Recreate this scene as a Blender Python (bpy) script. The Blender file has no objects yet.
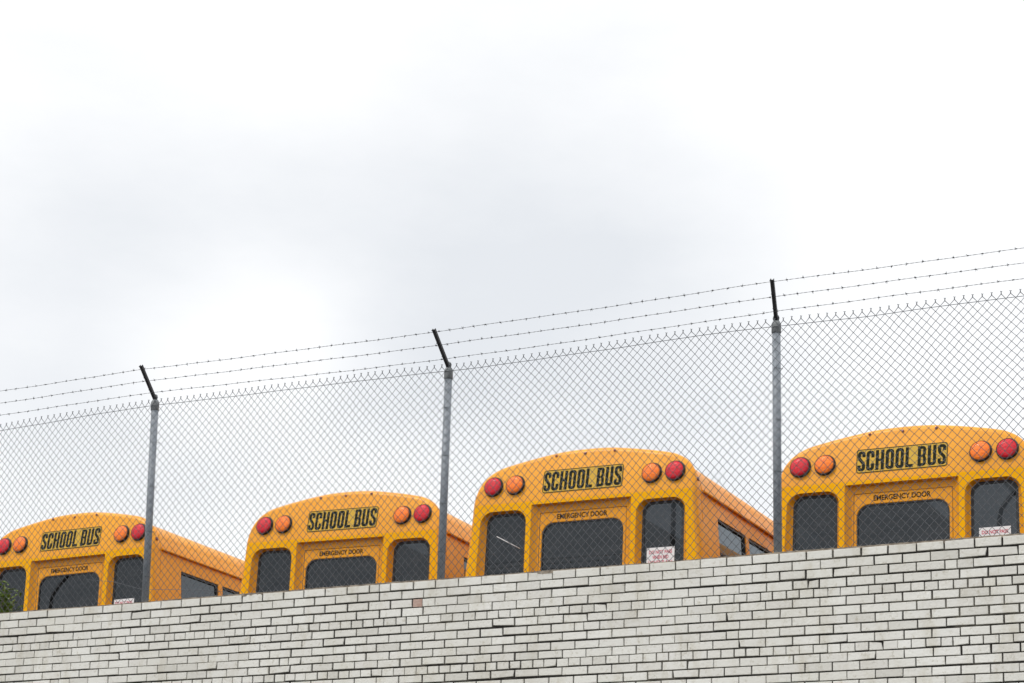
import bpy, bmesh, math, random
import numpy as np
from mathutils import Vector, Matrix
random.seed(7)
rng = np.random.default_rng(11)
C = bpy.context.scene.collection
S = bpy.context.scene
R = math.radians
EYE = 1.6

# ------------------------------------------------------------------ camera
def basis(pitch, roll, yaw):
    F = Vector((math.sin(yaw) * math.cos(pitch), math.cos(yaw) * math.cos(pitch), math.sin(pitch)))
    R0 = Vector((math.cos(yaw), -math.sin(yaw), 0))
    U0 = R0.cross(F)
    Rt = math.cos(roll) * R0 + math.sin(roll) * U0
    Up = -math.sin(roll) * R0 + math.cos(roll) * U0
    return Rt, Up, F
FPX, PPX, PPY = 2113.31, 499.73, 548.91
Rt, Up, Fw = basis(0.21779, 0.029086, -0.48173)
cam_d = bpy.data.cameras.new('camera')
cam = bpy.data.objects.new('camera', cam_d); C.objects.link(cam)
M = Matrix((Rt, Up, -Fw)).transposed().to_4x4()
M.translation = Vector((0, -14.3287, EYE))
cam.matrix_world = M
cam_d.sensor_fit = 'HORIZONTAL'; cam_d.sensor_width = 36
cam_d.lens = FPX / 1024 * 36
cam_d.shift_x = (512 - PPX) / 1024
cam_d.shift_y = (PPY - 341.5) / 1024
cam_d.clip_start = 0.1; cam_d.clip_end = 3000
S.camera = cam

def px_dir(x, y):
    return (Fw + (x - PPX) / FPX * Rt - (y - PPY) / FPX * Up).normalized()

# ------------------------------------------------------------------ world: cloud deck over a clear sky
SUN_EL, SUN_AZ = 54.0, 218.0      # azimuth measured clockwise from +Y (behind the camera)
w = bpy.data.worlds.new('World'); S.world = w; w.use_nodes = True
nt = w.node_tree; nt.nodes.clear()
def N(t, **k):
    n = nt.nodes.new(t)
    for a, b in k.items(): setattr(n, a, b)
    return n
L = lambda a, b: nt.links.new(a, b)
out = N('ShaderNodeOutputWorld'); 
sky = N('ShaderNodeTexSky', sky_type='NISHITA', sun_disc=False, sun_elevation=R(SUN_EL), sun_rotation=R(SUN_AZ))
bg1 = N('ShaderNodeBackground'); bg1.inputs['Strength'].default_value = 0.08
L(sky.outputs[0], bg1.inputs[0])
tc = N('ShaderNodeTexCoord')
mp = N('ShaderNodeMapping'); mp.inputs['Scale'].default_value = (1, 1, 2.2); L(tc.outputs['Generated'], mp.inputs[0])
no = N('ShaderNodeTexNoise'); no.inputs['Scale'].default_value = 4.2; no.inputs['Detail'].default_value = 9; no.inputs['Roughness'].default_value = .56
L(mp.outputs[0], no.inputs['Vector'])
def math_(op, a, b=None, clamp=False):
    n = N('ShaderNodeMath', operation=op); n.use_clamp = clamp
    for i, v in enumerate((a, b)):
        if v is None: continue
        if isinstance(v, (int, float)): n.inputs[i].default_value = v
        else: L(v, n.inputs[i])
    return n.outputs[0]
# greyer banks of cloud, each a soft region of the sky
gray = None
for (px, py, rad, amt) in ((60, 300, 4.6, .62), (600, 290, 6.0, .52), (130, 200, 4.5, .22), (720, 300, 5.5, .28), (380, 170, 4.5, .22), (560, 160, 4.0, .15), (480, 230, 4.0, .28), (420, 340, 3.0, .30), (230, 350, 2.2, -.30), (290, 335, 1.8, -.25), (180, 372, 1.6, -.2), (960, 250, 4.5, -.35), (260, 30, 5.0, -.3), (860, 60, 5, -.3), (500, 60, 2.5, .16)):
    d = px_dir(px, py)
    vd = N('ShaderNodeVectorMath', operation='DISTANCE'); L(tc.outputs['Generated'], vd.inputs[0]); vd.inputs[1].default_value = d
    r_ = math_('MULTIPLY', vd.outputs['Value'], 1 / R(rad))
    g = math_('MULTIPLY', math_('EXPONENT', math_('MULTIPLY', math_('MULTIPLY', r_, r_), -1.0)), amt)
    gray = g if gray is None else math_('ADD', gray, g)
nn = math_('MULTIPLY', math_('SUBTRACT', no.outputs[0], .5), 1.8)
gray = math_('ADD', gray, nn)
gray = math_('ADD', gray, .06, clamp=True)
cm = N('ShaderNodeMix', data_type='RGBA')
L(gray, cm.inputs['Factor']); cm.inputs['A'].default_value = (.93, .938, .95, 1); cm.inputs['B'].default_value = (.725, .75, .785, 1)
sx = N('ShaderNodeSeparateXYZ'); L(tc.outputs['Generated'], sx.inputs[0])
mr = N('ShaderNodeMapRange'); mr.inputs['From Min'].default_value = .5; mr.inputs['From Max'].default_value = 1.0
mr.inputs['To Min'].default_value = 1.0; mr.inputs['To Max'].default_value = 1.8
L(sx.outputs['Z'], mr.inputs['Value'])
bg2 = N('ShaderNodeBackground'); L(cm.outputs['Result'], bg2.inputs[0]); L(mr.outputs[0], bg2.inputs[1])
mx = N('ShaderNodeMixShader'); mx.inputs[0].default_value = .95
L(bg1.outputs[0], mx.inputs[1]); L(bg2.outputs[0], mx.inputs[2]); L(mx.outputs[0], out.inputs[0])

sd = bpy.data.lights.new('sun', 'SUN'); sd.energy = 1.5; sd.angle = R(14); sd.color = (1, .965, .91)
so = bpy.data.objects.new('sun', sd); C.objects.link(so)
az = R(SUN_AZ); el = R(SUN_EL)
sv = Vector((math.sin(az) * math.cos(el), math.cos(az) * math.cos(el), math.sin(el)))
so.rotation_euler = (-sv).to_track_quat('-Z', 'Y').to_euler(); so.location = (0, -30, 40)
S.view_settings.view_transform = 'Standard'; S.view_settings.look = 'None'
S.view_settings.exposure = 0.20; S.view_settings.gamma = 1
S.render.engine = 'CYCLES'
S.cycles.transparent_max_bounces = 24
S.cycles.max_bounces = 8

# ------------------------------------------------------------------ materials
def mat(name, base, rough=.5, metal=0, coat=0, var=None, bump=0, bscale=30, spec=.5, vscale=3):
    m = bpy.data.materials.new(name); m.use_nodes = True
    t = m.node_tree; b = t.nodes['Principled BSDF']
    b.inputs['Base Color'].default_value = (*base, 1); b.inputs['Roughness'].default_value = rough
    b.inputs['Metallic'].default_value = metal; b.inputs['Coat Weight'].default_value = coat
    b.inputs['Specular IOR Level'].default_value = spec
    if var or bump:
        tcn = t.nodes.new('ShaderNodeTexCoord')
        nz = t.nodes.new('ShaderNodeTexNoise'); nz.inputs['Scale'].default_value = vscale; nz.inputs['Detail'].default_value = 6
        nz.inputs['Roughness'].default_value = .62
        t.links.new(tcn.outputs['Object'], nz.inputs['Vector'])
        if var:
            cr = t.nodes.new('ShaderNodeValToRGB')
            cr.color_ramp.elements[0].position = .35; cr.color_ramp.elements[1].position = .65
            cr.color_ramp.elements[0].color = (*var, 1); cr.color_ramp.elements[1].color = (*base, 1)
            t.links.new(nz.outputs[0], cr.inputs[0]); t.links.new(cr.outputs[0], b.inputs['Base Color'])
        if bump:
            n2 = t.nodes.new('ShaderNodeTexNoise'); n2.inputs['Scale'].default_value = bscale; n2.inputs['Detail'].default_value = 4
            t.links.new(tcn.outputs['Object'], n2.inputs['Vector'])
            bp = t.nodes.new('ShaderNodeBump'); bp.inputs['Strength'].default_value = bump; bp.inputs['Distance'].default_value = .01
            t.links.new(n2.outputs[0], bp.inputs['Height']); t.links.new(bp.outputs[0], b.inputs['Normal'])
    return m

def glass_mat(name, tint, rough=0.0, boost=.05):
    m = bpy.data.materials.new(name); m.use_nodes = True
    t = m.node_tree; t.nodes.clear()
    o = t.nodes.new('ShaderNodeOutputMaterial'); mix = t.nodes.new('ShaderNodeMixShader')
    tr = t.nodes.new('ShaderNodeBsdfTransparent'); tr.inputs[0].default_value = (*tint, 1)
    gl = t.nodes.new('ShaderNodeBsdfGlossy'); gl.inputs['Roughness'].default_value = rough; gl.inputs['Color'].default_value = (.84, .93, 1, 1)
    ge = t.nodes.new('ShaderNodeNewGeometry')
    dt = t.nodes.new('ShaderNodeVectorMath'); dt.operation = 'DOT_PRODUCT'
    t.links.new(ge.outputs['Incoming'], dt.inputs[0]); t.links.new(ge.outputs['Normal'], dt.inputs[1])
    def mm(op, a, b):
        n = t.nodes.new('ShaderNodeMath'); n.operation = op
        for i, v in enumerate((a, b)):
            if v is None: continue
            if isinstance(v, (int, float)): n.inputs[i].default_value = v
            else: t.links.new(v, n.inputs[i])
        return n.outputs[0]
    c = mm('SUBTRACT', 1.0, mm('ABSOLUTE', dt.outputs['Value'], None))
    f = mm('ADD', mm('MULTIPLY', mm('POWER', c, 5.0), 1 - boost), boost)
    t.links.new(f, mix.inputs[0]); t.links.new(tr.outputs[0], mix.inputs[1]); t.links.new(gl.outputs[0], mix.inputs[2])
    tcn = t.nodes.new('ShaderNodeTexCoord'); mpn = t.nodes.new('ShaderNodeMapping'); mpn.inputs['Scale'].default_value = (3, 3, 9); t.links.new(tcn.outputs['Object'], mpn.inputs[0])
    nz = t.nodes.new('ShaderNodeTexNoise'); nz.inputs['Scale'].default_value = 2.2; nz.inputs['Detail'].default_value = 8; nz.inputs['Roughness'].default_value = .68; t.links.new(mpn.outputs[0], nz.inputs['Vector'])
    mrn = t.nodes.new('ShaderNodeMapRange'); mrn.inputs['From Min'].default_value = .38; mrn.inputs['From Max'].default_value = .72; mrn.inputs['To Min'].default_value = 0; mrn.inputs['To Max'].default_value = .055; t.links.new(nz.outputs[0], mrn.inputs['Value'])
    df = t.nodes.new('ShaderNodeBsdfDiffuse'); df.inputs[0].default_value = (.42, .42, .42, 1)
    mx2 = t.nodes.new('ShaderNodeMixShader'); t.links.new(mrn.outputs[0], mx2.inputs[0]); t.links.new(mix.outputs[0], mx2.inputs[1]); t.links.new(df.outputs[0], mx2.inputs[2])
    t.links.new(mx2.outputs[0], o.inputs[0])
    return m

M_ = {}
def paint_mat(name, base, dull, grime, spec=.32, coat=.06):
    m = bpy.data.materials.new(name); m.use_nodes = True
    t = m.node_tree; b = t.nodes['Principled BSDF']; b.inputs['Coat Weight'].default_value = coat; b.inputs['Coat Roughness'].default_value = .15
    b.inputs['Specular IOR Level'].default_value = spec
    tcn = t.nodes.new('ShaderNodeTexCoord'); oi = t.nodes.new('ShaderNodeObjectInfo')
    ad = t.nodes.new('ShaderNodeVectorMath'); ad.operation = 'ADD'
    sc = t.nodes.new('ShaderNodeVectorMath'); sc.operation = 'SCALE'; sc.inputs['Scale'].default_value = 3.0
    t.links.new(oi.outputs['Location'], sc.inputs[0]); t.links.new(tcn.outputs['Object'], ad.inputs[0]); t.links.new(sc.outputs[0], ad.inputs[1])
    def noise(scale, detail, vec, rough=.6):
        n = t.nodes.new('ShaderNodeTexNoise'); n.inputs['Scale'].default_value = scale; n.inputs['Detail'].default_value = detail; n.inputs['Roughness'].default_value = rough
        t.links.new(vec, n.inputs['Vector']); return n.outputs[0]
    def ramp(v, p0, p1, c0, c1):
        r = t.nodes.new('ShaderNodeValToRGB'); e = r.color_ramp.elements; e[0].position = p0; e[1].position = p1; e[0].color = c0; e[1].color = c1
        t.links.new(v, r.inputs[0]); return r.outputs[0]
    st = t.nodes.new('ShaderNodeMapping'); st.inputs['Scale'].default_value = (14, 14, 1.2); t.links.new(ad.outputs[0], st.inputs[0])
    fade = ramp(noise(1.6, 6, ad.outputs[0]), .36, .66, (*dull, 1), (*base, 1))
    streak = ramp(noise(1.6, 5, st.outputs[0], .65), .60, .80, (0, 0, 0, 1), (1, 1, 1, 1))
    speck = ramp(noise(38, 4, ad.outputs[0], .7), .66, .76, (0, 0, 0, 1), (1, 1, 1, 1))
    def mix(a, c, f, k):
        mm = t.nodes.new('ShaderNodeMath'); mm.operation = 'MULTIPLY'; mm.inputs[1].default_value = k; t.links.new(f, mm.inputs[0])
        x = t.nodes.new('ShaderNodeMix'); x.data_type = 'RGBA'; t.links.new(mm.outputs[0], x.inputs['Factor']); t.links.new(a, x.inputs['A']); x.inputs['B'].default_value = (*c, 1); return x.outputs['Result']
    col = mix(mix(fade, grime, streak, .38), grime, speck, .30)
    t.links.new(col, b.inputs['Base Color'])
    t.links.new(ramp(noise(5, 5, ad.outputs[0]), .3, .7, (.34, .34, .34, 1), (.50, .50, .50, 1)), b.inputs['Roughness'])
    bp = t.nodes.new('ShaderNodeBump'); bp.inputs['Strength'].default_value = .10; bp.inputs['Distance'].default_value = .01
    t.links.new(noise(4, 2, ad.outputs[0]), bp.inputs['Height']); t.links.new(bp.outputs[0], b.inputs['Normal'])
    return m
M_['paint'] = paint_mat('bus_paint', (.84, .352, .012), (.77, .31, .014), (.34, .15, .035), .27, .03)
M_['panel'] = paint_mat('bus_rear_panel_paint', (.93, .44, .002), (.88, .40, .003), (.42, .2, .03), .08, 0)
M_['black'] = mat('black_rubber', (.012, .012, .013), .5)
M_['trim'] = mat('dark_trim', (.02, .02, .022), .35)
M_['red'] = mat('red_lens', (.74, .010, .026), .45, coat=.05, spec=.3, var=(.46, .006, .016), vscale=42, bump=.6, bscale=75)
M_['amber'] = mat('amber_lens', (1.0, .25, .012), .45, coat=.05, spec=.3, var=(.85, .14, .01), vscale=42, bump=.6, bscale=75)
M_['marker'] = mat('marker_lens', (.16, .012, .008), .3, coat=.5)
M_['sign'] = mat('reflective_sign_yellow', (.64, .385, .04), .5, spec=.2, var=(.57, .35, .045), vscale=14)
M_['ink'] = mat('sign_ink', (.020, .022, .014), .8, spec=.1)
M_['text'] = mat('black_lettering', (.02, .012, .006), .8, spec=.1)
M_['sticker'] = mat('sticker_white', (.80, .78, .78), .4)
M_['redink'] = mat('sticker_red', (.55, .03, .07), .5)
M_['glass'] = glass_mat('tinted_window_glass', (.16, .17, .18), boost=.047)
M_['sglass'] = glass_mat('side_window_glass', (.10, .11, .12), boost=.10)
M_['seat'] = mat('seat_vinyl', (.03, .045, .04), .5)
M_['steel'] = mat('galvanised_steel', (.33, .355, .39), .55, metal=.15, var=(.21, .24, .27), vscale=22, bump=.15, bscale=60)
M_['capsteel'] = mat('galvanised_casting', (.26, .275, .28), .6, metal=.2, var=(.15, .16, .165), vscale=40, bump=.3, bscale=60)
M_['arm'] = mat('dark_barb_arm', (.035, .036, .04), .55, metal=.2, var=(.012, .012, .014), vscale=18)
M_['wire'] = mat('galvanised_wire', (.115, .122, .135), .42, metal=.4)
M_['barb'] = mat('barbed_wire', (.06, .06, .065), .55, metal=.3)
M_['asphalt'] = mat('asphalt', (.05, .05, .052), .9, var=(.038, .038, .04), bump=.5, bscale=80)
M_['concrete'] = mat('concrete', (.34, .33, .31), .85, var=(.26, .25, .235), bump=.3, bscale=40)
M_['leaf'] = mat('leaf_green', (.17, .24, .02), .5, var=(.10, .16, .012), vscale=9)
M_['stem'] = mat('stem_brown', (.09, .07, .04), .8)
M_['capmortar'] = mat('mortar_cap', (.34, .29, .23), .95, var=(.13, .105, .08), vscale=16, bump=.6, bscale=50)
M_['bare'] = mat('bare_brick', (.50, .38, .33), .9, var=(.40, .26, .21), vscale=30, bump=.4, bscale=80)

def brick_material():
    m = bpy.data.materials.new('white_painted_brick'); m.use_nodes = True
    t = m.node_tree; b = t.nodes['Principled BSDF']; b.inputs['Roughness'].default_value = .42
    ge = t.nodes.new('ShaderNodeNewGeometry'); tcn = t.nodes.new('ShaderNodeTexCoord')
    cr = t.nodes.new('ShaderNodeValToRGB')
    e = cr.color_ramp.elements
    e[0].position = 0; e[0].color = (.64, .63, .585, 1); e[1].position = 1; e[1].color = (.80, .795, .755, 1)
    x = e.new(.03); x.color = (.655, .645, .60, 1); x = e.new(.15); x.color = (.72, .71, .67, 1); x = e.new(.85); x.color = (.765, .76, .715, 1)
    t.links.new(ge.outputs['Random Per Island'], cr.inputs[0])
    n1 = t.nodes.new('ShaderNodeTexNoise'); n1.inputs['Scale'].default_value = 26; n1.inputs['Detail'].default_value = 7; n1.inputs['Roughness'].default_value = .7
    t.links.new(tcn.outputs['Object'], n1.inputs['Vector'])
    r1 = t.nodes.new('ShaderNodeValToRGB'); r1.color_ramp.elements[0].position = .28; r1.color_ramp.elements[1].position = .44
    r1.color_ramp.elements[0].color = (.70, .67, .60, 1); r1.color_ramp.elements[1].color = (1, 1, 1, 1)
    t.links.new(n1.outputs[0], r1.inputs[0])
    n2 = t.nodes.new('ShaderNodeTexNoise'); n2.inputs['Scale'].default_value = 1.1; n2.inputs['Detail'].default_value = 5
    t.links.new(tcn.outputs['Object'], n2.inputs['Vector'])
    r2 = t.nodes.new('ShaderNodeValToRGB'); r2.color_ramp.elements[0].position = .3; r2.color_ramp.elements[1].position = .7
    r2.color_ramp.elements[0].color = (.86, .85, .82, 1); r2.color_ramp.elements[1].color = (1, 1, 1, 1)
    t.links.new(n2.outputs[0], r2.inputs[0])
    def mul(a, c):
        k = t.nodes.new('ShaderNodeMix'); k.data_type = 'RGBA'; k.blend_type = 'MULTIPLY'; k.inputs['Factor'].default_value = 1
        t.links.new(a, k.inputs['A']); t.links.new(c, k.inputs['B']); return k.outputs['Result']
    mp = t.nodes.new('ShaderNodeMapping'); mp.inputs['Scale'].default_value = (1, 1, .45); t.links.new(tcn.outputs['Object'], mp.inputs[0])
    n4 = t.nodes.new('ShaderNodeTexNoise'); n4.inputs['Scale'].default_value = 5.5; n4.inputs['Detail'].default_value = 9; n4.inputs['Roughness'].default_value = .72
    t.links.new(mp.outputs[0], n4.inputs['Vector'])
    r4 = t.nodes.new('ShaderNodeValToRGB'); r4.color_ramp.elements[0].position = .33; r4.color_ramp.elements[1].position = .50
    r4.color_ramp.elements[0].color = (.86, .84, .79, 1); r4.color_ramp.elements[1].color = (1, 1, 1, 1)
    t.links.new(n4.outputs[0], r4.inputs[0])
    t.links.new(mul(mul(mul(cr.outputs[0], r1.outputs[0]), r2.outputs[0]), r4.outputs[0]), b.inputs['Base Color'])
    n3 = t.nodes.new('ShaderNodeTexNoise'); n3.inputs['Scale'].default_value = 60; n3.inputs['Detail'].default_value = 5
    t.links.new(tcn.outputs['Object'], n3.inputs['Vector'])
    bp = t.nodes.new('ShaderNodeBump'); bp.inputs['Strength'].default_value = .45; bp.inputs['Distance'].default_value = .006
    t.links.new(n3.outputs[0], bp.inputs['Height']); t.links.new(bp.outputs[0], b.inputs['Normal'])
    return m
M_['brick'] = brick_material()
def mortar_material():
    m = bpy.data.materials.new('dirty_mortar'); m.use_nodes = True
    t = m.node_tree; b = t.nodes['Principled BSDF']; b.inputs['Roughness'].default_value = .95
    tcn = t.nodes.new('ShaderNodeTexCoord')
    n1 = t.nodes.new('ShaderNodeTexNoise'); n1.inputs['Scale'].default_value = 1.7; n1.inputs['Detail'].default_value = 8; n1.inputs['Roughness'].default_value = .7
    t.links.new(tcn.outputs['Object'], n1.inputs['Vector'])
    r1 = t.nodes.new('ShaderNodeValToRGB'); r1.color_ramp.elements[0].position = .50; r1.color_ramp.elements[1].position = .74
    r1.color_ramp.elements[0].color = (.028, .025, .022, 1); r1.color_ramp.elements[1].color = (.30, .28, .23, 1)
    t.links.new(n1.outputs[0], r1.inputs[0]); t.links.new(r1.outputs[0], b.inputs['Base Color'])
    return m
M_['mortar'] = mortar_material()

# ------------------------------------------------------------------ helpers
def obj(name, bm, mats, parent=None, smooth=None):
    me = bpy.data.meshes.new(name)
    if smooth is not None:
        for f in bm.faces: f.smooth = True
        for e in bm.edges:
            if len(e.link_faces) == 2 and e.calc_face_angle(0) > R(smooth): e.smooth = False
    bm.to_mesh(me); bm.free()
    for m in (mats if isinstance(mats, (list, tuple)) else [mats]): me.materials.append(M_[m] if isinstance(m, str) else m)
    o = bpy.data.objects.new(name, me); C.objects.link(o)
    if parent: o.parent = parent
    return o
def from_arr(name, V, F, mats, parent=None, smooth=False):
    me = bpy.data.meshes.new(name); me.from_pydata([tuple(v) for v in V], [], [tuple(f) for f in F])
    for m in (mats if isinstance(mats, (list, tuple)) else [mats]): me.materials.append(M_[m])
    if smooth: me.polygons.foreach_set('use_smooth', [True] * len(me.polygons))
    o = bpy.data.objects.new(name, me); C.objects.link(o)
    if parent: o.parent = parent
    return o
def tag(o, label=None, cat=None, group=None, kind=None):
    if label: o['label'] = label
    if cat: o['category'] = cat
    if group: o['group'] = group
    if kind: o['kind'] = kind
    return o
def empty(name, loc):
    o = bpy.data.objects.new(name, None); C.objects.link(o); o.location = loc; o.empty_display_size = .3
    return o
def box(bm, x0, x1, y0, y1, z0, z1, bevel=0, mi=0):
    vs = [bm.verts.new(p) for p in ((x0, y0, z0), (x1, y0, z0), (x1, y1, z0), (x0, y1, z0), (x0, y0, z1), (x1, y0, z1), (x1, y1, z1), (x0, y1, z1))]
    fs = [bm.faces.new([vs[i] for i in q]) for q in ((0, 1, 5, 4), (1, 2, 6, 5), (2, 3, 7, 6), (3, 0, 4, 7), (4, 5, 6, 7), (3, 2, 1, 0))]
    for f in fs: f.material_index = mi
    if bevel:
        es = list({e for f in fs for e in f.edges})
        bmesh.ops.bevel(bm, geom=es, offset=bevel, segments=2, affect='EDGES', profile=.5)
def tube(bm, pts, r, n=6, caps=True, mi=0):
    pts = [Vector(p) for p in pts]; rings = []
    if not isinstance(r, (list, tuple)): r = [r] * len(pts)
    for i, p in enumerate(pts):
        t = (pts[min(i + 1, len(pts) - 1)] - pts[max(i - 1, 0)]).normalized()
        a = Vector((0, 0, 1)) if abs(t.z) < .9 else Vector((0, 1, 0))
        u = t.cross(a).normalized(); v = t.cross(u)
        rings.append([bm.verts.new(p + r[i] * (math.cos(2 * math.pi * k / n) * u + math.sin(2 * math.pi * k / n) * v)) for k in range(n)])
    for a, b in zip(rings, rings[1:]):
        for k in range(n):
            f = bm.faces.new((a[k], a[(k + 1) % n], b[(k + 1) % n], b[k])); f.smooth = True; f.material_index = mi
    if caps:
        bm.faces.new(rings[0][::-1]); bm.faces.new(rings[-1])
def rrect(x0, x1, z0, z1, r, n=6, rb=None):
    """rounded rectangle outline, counter-clockwise seen from the rear; r top corners, rb bottom corners"""
    rb = r if rb is None else rb
    o = []
    for cx, cz, a0, rr in ((x1 - rb, z0 + rb, -90, rb), (x1 - r, z1 - r, 0, r), (x0 + r, z1 - r, 90, r), (x0 + rb, z0 + rb, 180, rb)):
        for k in range(n + 1):
            a = R(a0 + 90 * k / n); o.append((cx + rr * math.cos(a), cz + rr * math.sin(a)))
    return o

# ------------------------------------------------------------------ ground, street, lot
gz = 0.0
bm = bmesh.new(); box(bm, -600, 600, -600, 900, -.3, 0); tag(obj('ground', bm, 'asphalt'), kind='structure')
bm = bmesh.new(); box(bm, -80, 60, -3.2, -.05, .004, .14, .01); tag(obj('pavement', bm, 'concrete'), kind='structure')
bm = bmesh.new()                      # raised lot behind the wall, falling gently away from it
_g = [[[bm.verts.new((x, y, .004 if low else z - .0189 * (y - 4))) for (x, z) in ((-80, 4.05), (-15.3, 4.05), (-11.5, 3.94), (60, 3.955))] for y in (.30, 60)] for low in (0, 1)]
for _a in range(3):
    bm.faces.new((_g[0][0][_a], _g[0][0][_a + 1], _g[0][1][_a + 1], _g[0][1][_a])); bm.faces.new((_g[1][0][_a], _g[1][0][_a + 1], _g[1][1][_a + 1], _g[1][1][_a]))
    for _y in (0, 1): bm.faces.new((_g[0][_y][_a], _g[0][_y][_a + 1], _g[1][_y][_a + 1], _g[1][_y][_a]))
for _a in (0, 3): bm.faces.new((_g[0][0][_a], _g[0][1][_a], _g[1][1][_a], _g[1][0][_a]))
bmesh.ops.recalc_face_normals(bm, faces=bm.faces)
tag(obj('parking_lot', bm, 'asphalt'), kind='structure')

# ------------------------------------------------------------------ brick wall
WX0, WX1 = -26.0, 10.0
BL, JT = .205, .0115
ZH = EYE + 3.017                      # under side of the upper header course
P0 = -7.127
courses = []                         # (z0, z1, type, phase)
def course_list():
    cs = []
    z = ZH
    cs.append((z, z + .0677, 'h', 0))
    z += .0677
    for k in range(4):
        cs.append((z, z + .0712, 's', k + 1)); z += .0712
    top = z
    z = ZH
    k = -1
    while z > .0:
        typ = 'h' if k % 6 == 0 else 's'
        cs.append((z - .0677, z, typ, k)); z -= .0677; k -= 1
    return cs, top
cs, WTOP = course_list()
V = []; F = []; FM = []
def add_brick(x0, x1, z0, z1, y0, mi, nb=.0025):
    # front face with chamfered arrises and four sides, slight irregularity
    b = len(V); j = lambda s=.0012: random.uniform(-s, s)
    tilt = j(.0012)
    oc = [(x0 + j(), z0 + j()), (x1 + j(), z0 + j()), (x1 + j(), z1 + j()), (x0 + j(), z1 + j())]
    if random.random() < .05:           # a chipped corner
        q = random.randrange(4); c = oc[q]; oc[q] = (c[0] + (1 if q in (0, 3) else -1) * random.uniform(.003, .011), c[1] + (1 if q < 2 else -1) * random.uniform(.003, .009))
    cx, cz = (x0 + x1) / 2, (z0 + z1) / 2
    for (x, z) in oc: V.append((x, .02, z))
    for (x, z) in oc: V.append((x, y0 + .003, z))
    for (x, z) in oc: V.append((x + (nb if x < cx else -nb), y0 + (tilt if x < cx else -tilt), z + (nb if z < cz else -nb)))
    for a in (0, 4):
        for k in range(4):
            F.append((b + a + k, b + a + (k + 1) % 4, b + a + 4 + (k + 1) % 4, b + a + 4 + k)); FM.append(mi)
    F.append((b + 8, b + 9, b + 10, b + 11)); FM.append(mi)
for (z0, z1, typ, k) in cs:
    h = BL / 2 if typ == 'h' else BL
    if typ == 'h': ph = P0 + BL * .27
    else:
        kk = k if k > 0 else -k
        ph = P0 + (0 if kk % 2 else BL / 2) if k > 0 else P0 + (0 if (kk % 6) % 2 else BL / 2)
        if k in (1, 3): ph = P0
        if k in (2, 4): ph = P0 + BL / 2
        if k < -6: ph += random.uniform(-.02, .02)
    n0 = int((WX0 - ph) / h) - 1; n1 = int((WX1 - ph) / h) + 1
    drift = 0
    jn = {i: random.gauss(0, .0035) for i in range(n0, n1 + 2)}
    wob = [random.uniform(0, 6.28) for _ in range(3)]
    for i in range(n0, n1):
        xa = ph + i * h + jn[i]; xb = ph + (i + 1) * h + jn[i + 1]
        if xa < WX0 or xb > WX1: continue
        wv = .0022 * math.sin(xa * .7 + wob[0]) + .0016 * math.sin(xa * 2.1 + wob[1])
        if k == 4: wv = .0
        jt = JT * random.choice((.5, .75, .9, 1, 1.15)) * (.85 if typ == 'h' else 1)
        gap = .74 + .48 * max(0, min(1, .5 + .5 * math.sin(xa * 1.1 + z0 * 2.3 + 1) + .35 * math.sin(xa * 3.3 - z0 * 4.1) + .2 * math.sin(xa * 7.7 + z0 * 9)))   # joints washed out more in some patches
        jt *= gap
        jb = JT * random.choice((.7, .9, 1.05, 1.35)) * gap
        y0 = -.0125 + random.gauss(0, .0016)
        a0, a1, b0, b1 = xa + jt / 2, xb - jt / 2, z0 + jb / 2 + wv, z1 - JT * .5 + wv
        if k == 2 and xa < -8.13 < xb:       # the one brick with its paint gone from half its face
            mid = a0 + .085
            add_brick(a0, mid, b0, b1, y0 + .001, 2); add_brick(mid + .004, a1, b0, b1, y0, 0)
            continue
        if random.random() < .012 and typ == 's':     # a cut brick
            mid = xa + h * random.uniform(.35, .6)
            add_brick(a0, mid - .0035, b0, b1, y0, 0); add_brick(mid + .0035, a1, b0, b1, y0 + random.gauss(0, .001), 0)
        else:
            add_brick(a0, a1, b0, b1, y0, 0)
# mortar and core of the wall
b = len(V)
for p in ((WX0, 0, 0), (WX1, 0, 0), (WX1, .298, 0), (WX0, .298, 0), (WX0, 0, WTOP - .006), (WX1, 0, WTOP - .006), (WX1, .298, WTOP - .006), (WX0, .298, WTOP - .006)): V.append(p)
for q in ((0, 1, 5, 4), (1, 2, 6, 5), (2, 3, 7, 6), (3, 0, 4, 7), (4, 5, 6, 7), (3, 2, 1, 0)): F.append(tuple(b + i for i in q)); FM.append(1)
wall = from_arr('brick_wall', V, F, ['brick', 'mortar', 'bare'])
wall.data.polygons.foreach_set('material_index', FM)
tag(wall, 'long white painted brick retaining wall with dark joints below the fence', 'brick wall')
# uneven mortar bed left along the top
nx = 1800; prof = []
V = []; F = []
def sm(x, s): return math.sin(x * 1.3 + s) * .5 + math.sin(x * 3.7 + s * 2) * .3 + math.sin(x * 9.1 + s * 3) * .2
for i in range(nx + 1):
    x = WX0 + (WX1 - WX0) * i / nx
    h = .011 + .008 * sm(x, 1) + random.uniform(-.003, .003)
    lip = .006 + max(0, sm(x * 1.7, 4) - .35) * .022 * (1 + .8 * sm(x * 9, 2))
    fy = -.004 - lip * .4 + random.uniform(-.002, .002)
    zf = WTOP - .006 - lip + random.uniform(-.002, .002)
    for (y, z) in ((fy, zf), (fy, WTOP + h * .5), (.03, WTOP + h), (.16, WTOP + h + .003), (.296, WTOP + h * .6)): V.append((x, y, z))
for i in range(nx):
    for k in range(4): F.append((i * 5 + k, (i + 1) * 5 + k, (i + 1) * 5 + k + 1, i * 5 + k + 1))
from_arr('mortar_capping', V, F, 'capmortar', wall)

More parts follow.
